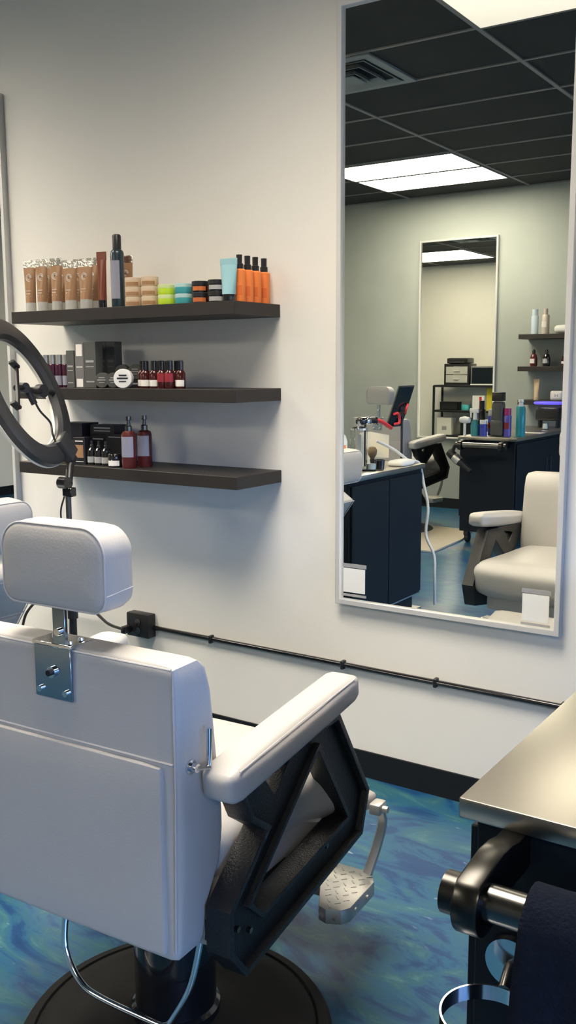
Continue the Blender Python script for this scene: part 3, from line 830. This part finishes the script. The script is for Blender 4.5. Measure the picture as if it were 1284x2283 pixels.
def tin(r_, body, m2):
    def build(p):
        obj('tin_body', lathe(new(), [(0, -.012), (r_, -.012), (r_, .010), (r_*.95, .012), (0, .012)], 28, T((0, 0, r_)) @ Rx(R(90))), body, p)
        b = new(); bx(b, -r_*.6, r_*.6, -.0135, -.012, r_*.98, r_*1.12); bx(b, -r_*.4, r_*.4, -.0135, -.012, r_*.66, r_*.76); bx(b, -r_*.4, r_*.45, -.0135, -.012, r_*1.28, r_*1.42)
        obj('printed_lid', b, m2, p, False)
    return build
GTn = 'round black tins on the middle shelf'
row('round_tin', 'tin', tin(.0275, 'greybox', 'greymark'), [
    ((-2.520, -.215, Z2), R(20), 'round charcoal tin on edge, left one of the front pair'),
    ((-2.462, -.215, Z2), R(20), 'round charcoal tin on edge, next to the white round tin'),
    ((-2.500, -.130, Z2+.030), R(20), 'round charcoal tin raised behind the front tins, left one'),
    ((-2.436, -.130, Z2+.030), R(20), 'round charcoal tin raised behind the white tin, right one')], GTn)
for x in (-2.500, -2.436):
    place('small_carton', 'flat black carton under the raised %s tin' % ('left' if x < -2.47 else 'right'), 'carton', carton(.055, .05, .030, 'blackbox', 'greymark', ((.4, .6),)), (x, -.130, Z2), R(20), 'flat cartons under tins')
place('round_tin', 'white round tin on edge with dark lettering, beside the small dark bottles', 'tin', tin(.034, 'white', 'black'), (-2.402, -.232, Z2), R(24))
bt = bottle([(0, 0), (.0165, 0), (.0175, .003), (.0175, .052), (.012, .062), (.008, .066), (0, .066)], 'amber', [(0, .064), (.0112, .064), (.0112, .094), (.0095, .096), (0, .096)], 'blackgloss', 'mark', (.12, .45))
bt2 = bottle([(0, 0), (.0165, 0), (.0175, .003), (.0175, .052), (.012, .062), (.008, .066), (0, .066)], 'amber', [(0, .064), (.0112, .064), (.0112, .094), (.0095, .096), (0, .096)], 'blackgloss', 'label_red', (.35, .8))
nm = ('first', 'second', 'third', 'fourth', 'fifth', 'sixth')
row('oil_bottle', 'bottle', bt, [((x, y, Z2), R(22), nm[i]+' small dark bottle from the left in the group on the middle shelf') for i, (x, y) in enumerate(((-2.345, -.195), (-2.312, -.215), (-2.272, -.215)))], 'small dark bottles with white labels')
row('oil_bottle', 'bottle', bt2, [((x, y, Z2), R(22), nm[i+3]+' small dark bottle from the left, red label, on the middle shelf') for i, (x, y) in enumerate(((-2.236, -.215), (-2.200, -.215)))], 'small dark bottles with red labels')
place('oil_bottle', 'small dark bottle at the right end of the middle shelf group', 'bottle', bt, (-2.165, -.200, Z2), R(22))
row('oil_bottle', 'bottle', bt, [((x, -.150, Z2), R(22), s+' small dark bottle in the back row on the middle shelf') for x, s in ((-2.300, 'left'), (-2.262, 'middle'), (-2.222, 'right'))], 'back row small dark bottles')
# bottom shelf
place('carton_box', 'large black carton behind the ring light clamp on the bottom shelf', 'carton', carton(.12, .10, .150, 'blackbox', 'blackbox'), (-2.745, -.13, Z3), R(5))
place('carton_box', 'black carton with lettering lying on top of the black boxes, bottom shelf', 'carton', carton(.115, .085, .034, 'blackbox', 'greymark', ((.6, .75), (.3, .4))), (-2.610, -.10, Z3+.110), R(5))
place('carton_box', 'black carton at the back left of the small bottles, bottom shelf', 'carton', carton(.075, .07, .110, 'blackbox', 'greymark', ((.8, .84),)), (-2.640, -.10, Z3), R(5))
place('carton_box', 'black carton at the back behind the white-print jar, bottom shelf', 'carton', carton(.085, .08, .112, 'blackbox', 'greymark', ((.88, .91),)), (-2.548, -.10, Z3), R(5))
place('carton_box', 'black carton with a tan panel on the bottom shelf', 'carton', carton(.052, .05, .102, 'blackbox', 'mark', ((.84, .88), (.1, .12)), ('tan', .25, .72)), (-2.644, -.205, Z3), R(8))
place('carton_box', 'small black carton left of the tan-panel carton, bottom shelf', 'carton', carton(.045, .05, .085, 'blackbox', 'greymark', ((.4, .45),)), (-2.700, -.20, Z3), R(8))
row('dropper_bottle', 'bottle', bottle([(0, 0), (.0165, 0), (.0172, .003), (.0172, .056), (.010, .064), (0, .064)], 'blackgloss', [(0, .063), (.008, .063), (.008, .074), (.006, .076), (.005, .090), (0, .091)], 'black', 'greymark', (.15, .5)),
    [((x, -.21, Z3), R(15), s+' of the three small black dropper bottles on the bottom shelf') for x, s in ((-2.594, 'left'), (-2.558, 'middle'), (-2.522, 'right'))], 'black dropper bottles')
place('small_jar', 'small black jar covered in white print, left of the pump bottles', 'jar', jar(.027, .050, 'blackgloss', 'blackgloss', 'mark'), (-2.462, -.225, Z3), 0)
pb = bottle([(0, 0), (.025, 0), (.0265, .004), (.0265, .118), (.023, .128), (.012, .134), (0, .134)], 'maroon', [(0, .133), (.0125, .133), (.0125, .150), (.008, .153), (.006, .170), (.010, .172), (.010, .186), (0, .187)], 'darkchrome', 'label_grey', (.30, .85))
row('pump_bottle', 'bottle', pb, [((-2.395, -.222, Z3), R(18), 'maroon pump bottle with silver head, left of the pair on the bottom shelf'), ((-2.380, -.155, Z3), R(18), 'maroon pump bottle with silver head, right of the pair on the bottom shelf')], 'maroon pump bottles')
place('cream_jar', 'small cream jar on the bottom shelf seen through the ring light', 'jar', jar(.026, .055, 'offwhite', 'offwhite'), (-2.885, -.16, Z3), 0)

# back wall shelf goods
def simple_can(r_, h, body, cap, label=None, rc=.7):
    return bottle([(0, 0), (r_, 0), (r_, h*.72), (r_*.8, h*.76), (0, h*.76)], body, [(0, h*.75), (r_*rc, h*.75), (r_*rc, h), (0, h)], cap, label, (.35, .65))
place('spray_can', 'pale blue tall can on the top shelf of the grey wall', 'spray can', simple_can(.032, .222, 'skyblue', 'skyblue', None, .85), (-3.055, -5.88, Zb[0]))
place('spray_can', 'taupe tall can with white label on the top shelf of the grey wall', 'spray can', simple_can(.034, .225, 'taupe', 'taupe', 'mark', .55), (-2.955, -5.88, Zb[0]), R(200))
o = obj('folded_cloth', cushion(new(), .16, .12, .065, .028, (0, 0, .006), 6, mtx=T((0, 0, .040))), 'white', None); o.location = (-2.79, -5.90, Zb[0])
tag(o, 'small white folded cloth at the end of the top shelf on the grey wall', 'cloth')
rb = lambda body, lab: bottle([(0, 0), (.030, .0), (.034, .02), (.034, .07), (.024, .105), (.012, .115), (0, .115)], body, [(0, .112), (.015, .112), (.015, .140), (.006, .155), (0, .155)], 'black', lab, (.25, .6))
place('round_bottle', 'round maroon bottle on the middle shelf of the grey wall', 'bottle', rb('maroon', 'mark'), (-3.055, -5.88, Zb[1]), R(200))
place('round_bottle', 'round black bottle beside the maroon one on the grey wall shelf', 'bottle', rb('blackgloss', 'greymark'), (-2.935, -5.88, Zb[1]), R(200))
place('small_bottle', 'small dark bottle at the edge of the middle shelf on the grey wall', 'bottle', simple_can(.022, .09, 'amber', 'black', 'mark'), (-2.775, -5.88, Zb[1]), R(200))
place('hair_tube', 'tan upright tube on the bottom shelf of the grey wall', 'tube', ttube(.19, .058, 'tanlight', 'tanlight', 'tanlight', .03, False), (-3.02, -5.88, Zb[2]), R(190))
t = thing('small_clock', 'small cream clock box on the bottom shelf of the grey wall', 'clock', (-2.83, -5.88, Zb[2]), R(180))
obj('case', cushion(new(), .11, .05, .085, .016, n=5, mtx=T((0, 0, .0425))), 'offwhite', t)
obj('clock_face', box(-.035, .035, -.027, -.0245, .02, .065), 'mark', t, False)
b = new(); bx(b, -.022, -.016, -.029, -.027, .03, .058); bx(b, .004, .010, -.029, -.027, .03, .058); bx(b, -.022, .01, -.029, -.027, .042, .046); obj('clock_digits', b, 'greymark', t, False)

# things on the far station
ZF = .862
place('spray_bottle', 'white trigger spray bottle with teal liquid at the left of the far station', 'spray bottle',
      lambda p: (obj('bottle_body', lathe(new(), [(0, 0), (.032, 0), (.034, .08), (.016, .13), (.012, .15), (0, .15)], 20), 'teal', p),
                 obj('neck', lathe(new(), [(0, .12), (.018, .12), (.014, .18), (0, .18)], 16), 'white', p),
                 obj('trigger_head', bx(bx(new(), -.045, .03, -.012, .012, .18, .215, .005, 2), -.04, -.03, -.006, .006, .14, .18), 'white', p)), (-3.02, -4.47, ZF))
o = obj('styling_brush', bx(lathe(new(), [(0, -.045), (.022, -.04), (.03, 0), (.022, .04), (0, .045)], 18, T((0, 0, .125)) @ Ry(R(90))), -.008, .008, -.008, .008, 0, .10), 'white', None); o.location = (-3.075, -4.395, ZF)
tag(o, 'white round-headed brush standing at the left of the far station', 'brush')
place('spray_can', 'slim black bottle between the spray bottle and the blue cans', 'spray can', simple_can(.029, .275, 'blackgloss', 'black'), (-2.985, -4.52, ZF))
place('spray_can', 'royal blue can in front on the far station', 'spray can', simple_can(.030, .125, 'deepblue', 'white', 'deepblue', .95), (-2.945, -4.46, ZF))
place('spray_can', 'blue and white can behind the short blue can, far station', 'spray can', simple_can(.030, .205, 'deepblue', 'white', 'label_red', .9), (-2.925, -4.58, ZF), R(180))
t = thing('tool_holster', 'tall charcoal tool holster standing on the far station', 'holster', (-2.838, -4.50, ZF), 0)
obj('pouch', cushion(new(), .095, .08, .27, .022, n=6, mtx=T((0, 0, .135))), 'greybox', t)
obj('rim', box(-.045, .045, -.035, .035, .275, .345, .006, 2), 'black', t)
obj('pocket', cushion(new(), .102, .03, .12, .012, n=5, mtx=T((0, .035, .065))), 'greybox', t)
place('spray_can', 'magenta-topped violet can right of the holster on the far station', 'spray can', simple_can(.032, .22, 'violet', 'magenta', 'label_red', .9), (-2.762, -4.50, ZF), R(180))
row('pump_bottle', 'bottle', bottle([(0, 0), (.034, 0), (.036, .005), (.036, .22), (.028, .235), (0, .235)], 'tealbottle', [(0, .233), (.020, .233), (.016, .262), (.022, .268), (.02, .285), (0, .285)], 'white', None),
    [((-2.700, -4.62, ZF), 0, 'tall teal bottle at the right end of the far station, left one'), ((-2.665, -4.53, ZF), 0, 'tall teal bottle at the right end of the far station, right one')], 'tall teal bottles')
o = obj('paper_sheet', box(-.09, .09, -.06, .06, 0, .002), 'offwhite', None, False); o.location = (-2.72, -4.95, ZF+.0005); tag(o, 'pale sheet lying on the far station behind the teal bottles', 'paper')
place('clear_cup', 'small clear cup on the far station under the purple light', 'cup', lambda p: (obj('cup_wall', lathe(new(), [(0, 0), (.030, 0), (.022, .065), (.020, .065), (.027, .004), (0, .004)], 20), 'glass', p), obj('cup_lining', lathe(new(), [(0, .006), (.022, .006), (.018, .05), (0, .05)], 16), 'white', p)), (-2.78, -5.45, ZF))
t = thing('nail_lamp', 'black lamp with a glowing purple rim under the grey wall shelves', 'lamp', (-2.83, -5.70, ZF+.075), 0)
obj('housing', cushion(new(), .22, .14, .12, .02, n=5, mtx=T((0, 0, .05))), 'black', t)
obj('glowing_rim', tube(new(), [Vector((.125*math.cos(a), .085*math.sin(a)+.02, .145)) for a in [2*PI*k/28 for k in range(28)]], .012, 8, True), 'purple', t)
b = new()
for x in (-.08, .08): bx(b, x-.008, x+.008, -.04, .04, -.075, .0)
obj('stand', b, 'black', t)

# things on the island station
ZI = .860
place('spray_bottle', 'white bottle with an orange label at the left end of the island station', 'bottle',
      bottle([(0, 0), (.034, 0), (.036, .005), (.036, .165), (.026, .195), (.014, .205), (0, .205)], 'white', [(0, .203), (.016, .203), (.016, .222), (.012, .238), (0, .239)], 'white', 'orange', (.35, .72)), (-2.55, -1.57, ZI), R(150))
t = thing('disinfectant_jar', 'tall glass disinfectant jar with a chrome lid on the island station', 'jar', (-2.53, -1.73, ZI))
obj('jar_glass', lathe(new(), [(0, 0), (.045, 0), (.045, .215), (.042, .215), (.042, .006), (0, .006)], 32), 'glass', t)
obj('jar_lid', lathe(new(), [(.020, .216), (.046, .216), (.046, .226), (.03, .232), (.008, .236), (.008, .262), (0, .264)], 28), 'chrome', t)
obj('comb', box(-.004, .004, -.015, .015, .01, .19), 'clear', t, False)
t = thing('hair_clipper', 'black and chrome clipper lying on the jar lid of the island station', 'clipper', (-2.52, -1.80, ZI+.262))
obj('clipper_body', cushion(new(), .05, .15, .04, .016, n=6, mtx=Rz(R(12))), 'blackgloss', t)
obj('blade', box(-.022, .022, -.095, -.06, -.008, .008, .002, 1), 'chrome', t)
obj('trim_band', cushion(new(), .053, .05, .043, .016, n=5, mtx=T((0, .01, 0))), 'chrome', t)
o = obj('clipper_hook', tube(new(), [(0, 0, 0), (0, 0, .23)], .006, 8), 'black', t); o.location = (0, .02, -.245)
place('glass_tumbler', 'small blue-tinted glass tumbler on the island station', 'glass', lambda p: (obj('tumbler_wall', lathe(new(), [(0, 0), (.026, 0), (.030, .055), (.027, .055), (.024, .005), (0, .005)], 24), 'glass', p), obj('liquid', lathe(new(), [(0, .006), (.023, .006), (.025, .035), (0, .035)], 20), 'skyblue', p)), (-2.47, -1.76, ZI))
place('black_pot', 'small black pot on the island station beside the brush', 'pot', lambda p: (obj('pot_body', lathe(new(), [(0, 0), (.026, 0), (.030, .045), (.026, .045), (.022, .01), (0, .01)], 24), 'blackgloss', p), obj('pot_rim', lathe(new(), [(.026, .045), (.031, .045), (.031, .050), (.026, .050)], 24, cap=False), 'black', p)), (-2.47, -1.85, ZI))
t = thing('shaving_brush', 'shaving brush with brown bristles standing on the island station', 'brush', (-2.52, -1.86, ZI))
obj('brush_handle', lathe(new(), [(0, 0), (.014, 0), (.010, .02), (.014, .045), (.010, .055), (0, .055)], 16), 'black', t)
obj('bristles', lathe(new(), [(0, .05), (.010, .052), (.024, .075), (.027, .098), (.018, .115), (0, .12)], 20), 'brush', t)
t = thing('paper_card', 'folded cream paper card standing on the island station behind the jar', 'card', (-2.60, -1.98, ZI))
b = new()
for q in ([(0, .14, .0), (.0, .0, .0), (0.0, .0, .19), (.0, .12, .19)],):
    vs = [b.verts.new(v) for v in q]; b.faces.new(vs)
o = obj('left_leaf', b, 'paper', t, False); s_ = o.modifiers.new('s', 'SOLIDIFY'); s_.thickness = .002
b = new(); vs = [b.verts.new(v) for v in [(0, .0, .045), (.05, -.13, .035), (.05, -.13, .165), (0, 0, .19)]]; b.faces.new(vs)
o = obj('right_leaf', b, 'paper', t, False); s_ = o.modifiers.new('s', 'SOLIDIFY'); s_.thickness = .002
b = new(); bx(b, -.002, .02, .02, .10, 0, .004); obj('card_foot', b, 'paper', t, False)
t = thing('tablet_stand', 'black tablet stand with red clamps on the island station', 'tablet stand', (-2.50, -2.17, ZI))
obj('stand_base', lathe(new(), [(0, 0), (.075, 0), (.075, .010), (.03, .016), (0, .016)], 36), 'black', t)
obj('stand_pole', tube(new(), [(0, 0, .01), (0, 0, .315)], .007, 10), 'black', t)
b = new(); tube(b, [(0, 0, .30), (0.01, .06, .27)], .012, 8); bx(b, -.01, .012, -.03, .03, .29, .33, .004, 1); obj('stand_joint', b, 'black', t)
b = new()
tube(b, catmull([(.02, -.03, .335), (.03, -.01, .335), (.03, .01, .31), (.02, .0, .285)], 4), .007, 8)
tube(b, catmull([(.035, .165, .29), (.04, .12, .29), (.04, .11, .24), (.035, .155, .235)], 4), .007, 8)
tube(b, catmull([(.03, .19, .215), (.02, .27, .25), (.0, .33, .27)], 4), .012, 8)
obj('red_clamp', b, 'red', t)
t = thing('tablet', 'dark tablet tilted on the stand at the end of the island station', 'tablet', (-2.495, -2.135, 1.188), 0)
mt = Rz(R(-86.1)) @ Rx(R(-19.5)) @ Rz(R(90))
b = cushion(new(), .009, .170, .250, .004, n=4, mtx=mt); obj('tablet_body', b, 'greybox', t)
b = box(.0045, .006, -.078, .078, -.116, .116, 0, 1); b.transform(mt); obj('screen', b, 'screen', t, False)
o = obj('folded_towel', cushion(new(), .10, .16, .03, .014, (0, 0, .006), 6, mtx=T((0, 0, .015))), 'white', None); o.location = (-2.455, -2.08, ZI)
tag(o, 'small folded white towel at the foot of the tablet stand', 'towel')
o = obj('white_cable', tube(new(), catmull([(-2.56, -1.98, 1.00), (-2.50, -2.08, .945), (-2.455, -2.17, .880), (-2.44, -2.235, .870), (-2.425, -2.262, .845), (-2.405, -2.268, .74), (-2.375, -2.270, .60), (-2.385, -2.270, .44), (-2.335, -2.275, .327), (-2.328, -2.275, .20), (-2.345, -2.32, .02)], 6), .0085, 8), 'cable', None)
tag(o, 'white cable hanging down the end of the island station', 'cable')

# tan mat under the chair by the grey wall
o = obj('floor_mat', slab([(-3.07, -3.84), (-3.10, -4.45), (-3.20, -4.90), (-4.5, -4.95), (-4.7, -4.7), (-4.7, -4.1), (-4.4, -3.84)], [], 0.0005, .016, .002, 'z'), 'mat', None, False)
tag(o, 'tan anti-fatigue floor mat under the chair by the grey wall', 'floor mat')

# ------------------------------------------------------------------ rack by the front wall, seen only in the far mirror
t = thing('metal_rack', 'black open metal rack against the cream wall, seen in the far mirror', 'rack', (-6.2, -.22, 0))
for z, s in ((1.11, 'upper'), (.705, 'middle'), (.30, 'lower')):
    obj('shelf_board', box(-.60, .60, -.17, .17, z-.035, z, .004, 1), 'black', t, False)
for x in (-.59, .59):
    for y in (-.165, .165):
        obj('leg', box(x-.015, x+.015, y-.015, y+.015, 0, 1.10), 'black', t, False)
t = thing('drawer_unit', 'clear-fronted small drawer unit on top of the metal rack', 'drawer unit', (-6.40, -.23, 1.11))
obj('case', slab([(-.215, 0), (.215, 0), (.215, .34), (-.215, .34)], [[(-.19, .035), (.19, .035), (.19, .30), (-.19, .30)]], -.15, .15, 0, 'y'), 'black', t, False)
for z in (.04, .172):
    d = obj('drawer', box(-.185, .185, -.145, .12, z, z+.122), 'clear', t, False); obj('drawer_grip', box(-.05, .05, -.155, -.145, z+.05, z+.06), 'white', d, False)
t = thing('printer', 'black printer sitting on the small drawer unit', 'printer', (-6.40, -.23, 1.45))
obj('printer_body', cushion(new(), .36, .28, .095, .02, n=5, mtx=T((0, 0, .0475))), 'black', t)
obj('printer_tray', box(-.13, .13, -.16, -.12, .02, .03), 'greybox', t, False)
t = thing('microwave', 'black microwave with silver edge on the metal rack', 'microwave', (-5.93, -.23, 1.11))
obj('microwave_case', box(-.225, .225, -.15, .16, 0, .30, .006, 1), 'greybox2', t, False)
obj('microwave_door', box(-.20, .14, -.160, -.15, .03, .275), 'screen', t, False)
obj('base_strip', box(-.225, .225, -.158, -.148, 0, .02), 'white', t, False)
t = thing('yellow_sign', 'yellow folded caution board on the metal rack beside the white boxes', 'board', (-5.86, -.30, .705))
obj('board', box(-.045, .045, -.015, .015, 0, .36, .004, 1), 'yellow', t, False)
t = thing('storage_tray', 'black storage tray on the middle board of the metal rack', 'tray', (-6.53, -.27, .705))
b = new()
bx(b, -.16, .16, -.09, .09, 0, .01); bx(b, -.16, .16, -.09, -.08, 0, .13); bx(b, -.16, .16, .08, .09, 0, .13); bx(b, -.16, -.15, -.09, .09, 0, .13); bx(b, .15, .16, -.09, .09, 0, .13)
obj('tray_shell', b, 'black', t, False); obj('tray_lip', box(-.165, .165, -.097, -.09, .12, .13), 'black', t, False)
place('food_container', 'clear container with teal base on the middle board of the metal rack', 'container', jar(.075, .14, 'teal', 'glass'), (-6.27, -.27, .705))
t = thing('white_box', 'white box with a red stripe on the middle board of the metal rack', 'box', (-6.03, -.27, .705))
obj('carton', box(-.10, .10, -.08, .08, 0, .24, .003, 1), 'white', t, False); obj('red_stripe', box(.02, .06, -.083, -.08, .02, .22), 'red', t, False)
for k, z in enumerate((.30, .02)):
    t = thing('storage_bin', ('black storage bin on the lowest board of the metal rack', 'black storage bin on the floor under the metal rack')[k], 'bin', (-6.10, -.25, z if k == 0 else 0))
    obj('bin_body', box(-.22, .22, -.13, .13, 0, .20, .01, 1), 'black', t, False); obj('bin_lid', box(-.23, .23, -.14, .14, .20, .225, .004, 1), 'greybox', t, False)
t = thing('white_box', 'white box on the lowest board of the metal rack', 'box', (-6.62, -.25, .30))
obj('carton', box(-.13, .13, -.10, .10, 0, .28, .003, 1), 'offwhite', t, False); obj('printed_mark', box(-.03, .05, -.103, -.10, .08, .14), 'greymark', t, False)

# ------------------------------------------------------------------ camera, light, render look
cam_d = bpy.data.cameras.new('camera'); cam = bpy.data.objects.new('camera', cam_d); COL.objects.link(cam); S.camera = cam
cam_d.sensor_fit = 'AUTO'; cam_d.sensor_width = 36; cam_d.lens = 2132.4/2283*36
cam_d.clip_start = .02
yaw, pit, rol = R(33.8), R(8.616), R(-.2815)
fwd = Vector((-math.sin(yaw)*math.cos(pit), math.cos(yaw)*math.cos(pit), -math.sin(pit)))
right = Vector((math.cos(yaw), math.sin(yaw), 0)); up = right.cross(fwd)
r2 = math.cos(rol)*right+math.sin(rol)*up; u2 = -math.sin(rol)*right+math.cos(rol)*up
cam.matrix_world = Matrix(((r2.x, u2.x, -fwd.x, 0), (r2.y, u2.y, -fwd.y, -2.77), (r2.z, u2.z, -fwd.z, 1.41), (0, 0, 0, 1)))

w = bpy.data.worlds.new('sky'); S.world = w; w.use_nodes = True
bg = w.node_tree.nodes['Background']; bg.inputs[1].default_value = 12.5
wt = w.node_tree; tcw = wt.nodes.new('ShaderNodeTexCoord'); sx = wt.nodes.new('ShaderNodeSeparateXYZ'); rw = wt.nodes.new('ShaderNodeValToRGB')
wt.links.new(tcw.outputs['Generated'], sx.inputs[0]); wt.links.new(sx.outputs['Z'], rw.inputs[0]); wt.links.new(rw.outputs[0], bg.inputs[0])
rw.color_ramp.elements[0].position = 0.0; rw.color_ramp.elements[0].color = (.075, .075, .07, 1)
rw.color_ramp.elements[1].position = .06; rw.color_ramp.elements[1].color = (.26, .48, 1, 1)
pd = bpy.data.lights.new('window_portal', 'AREA'); pd.shape = 'RECTANGLE'; pd.size = W1-W0; pd.size_y = WZ1-WZ0; pd.energy = 1
pd.cycles.is_portal = True
po = bpy.data.objects.new('window_portal', pd); COL.objects.link(po)
po.location = (XR+.02, (W0+W1)/2, (WZ0+WZ1)/2); po.rotation_euler = (R(90), 0, R(90))
S.cycles.caustics_reflective = True
S.cycles.max_bounces = 10; S.cycles.glossy_bounces = 6; S.cycles.diffuse_bounces = 4; S.cycles.transmission_bounces = 6
S.cycles.sample_clamp_indirect = 6
vs = S.view_settings; vs.view_transform = 'Standard'; vs.look = 'None'; vs.gamma = 1; vs.exposure = .18; vs.use_curve_mapping = False
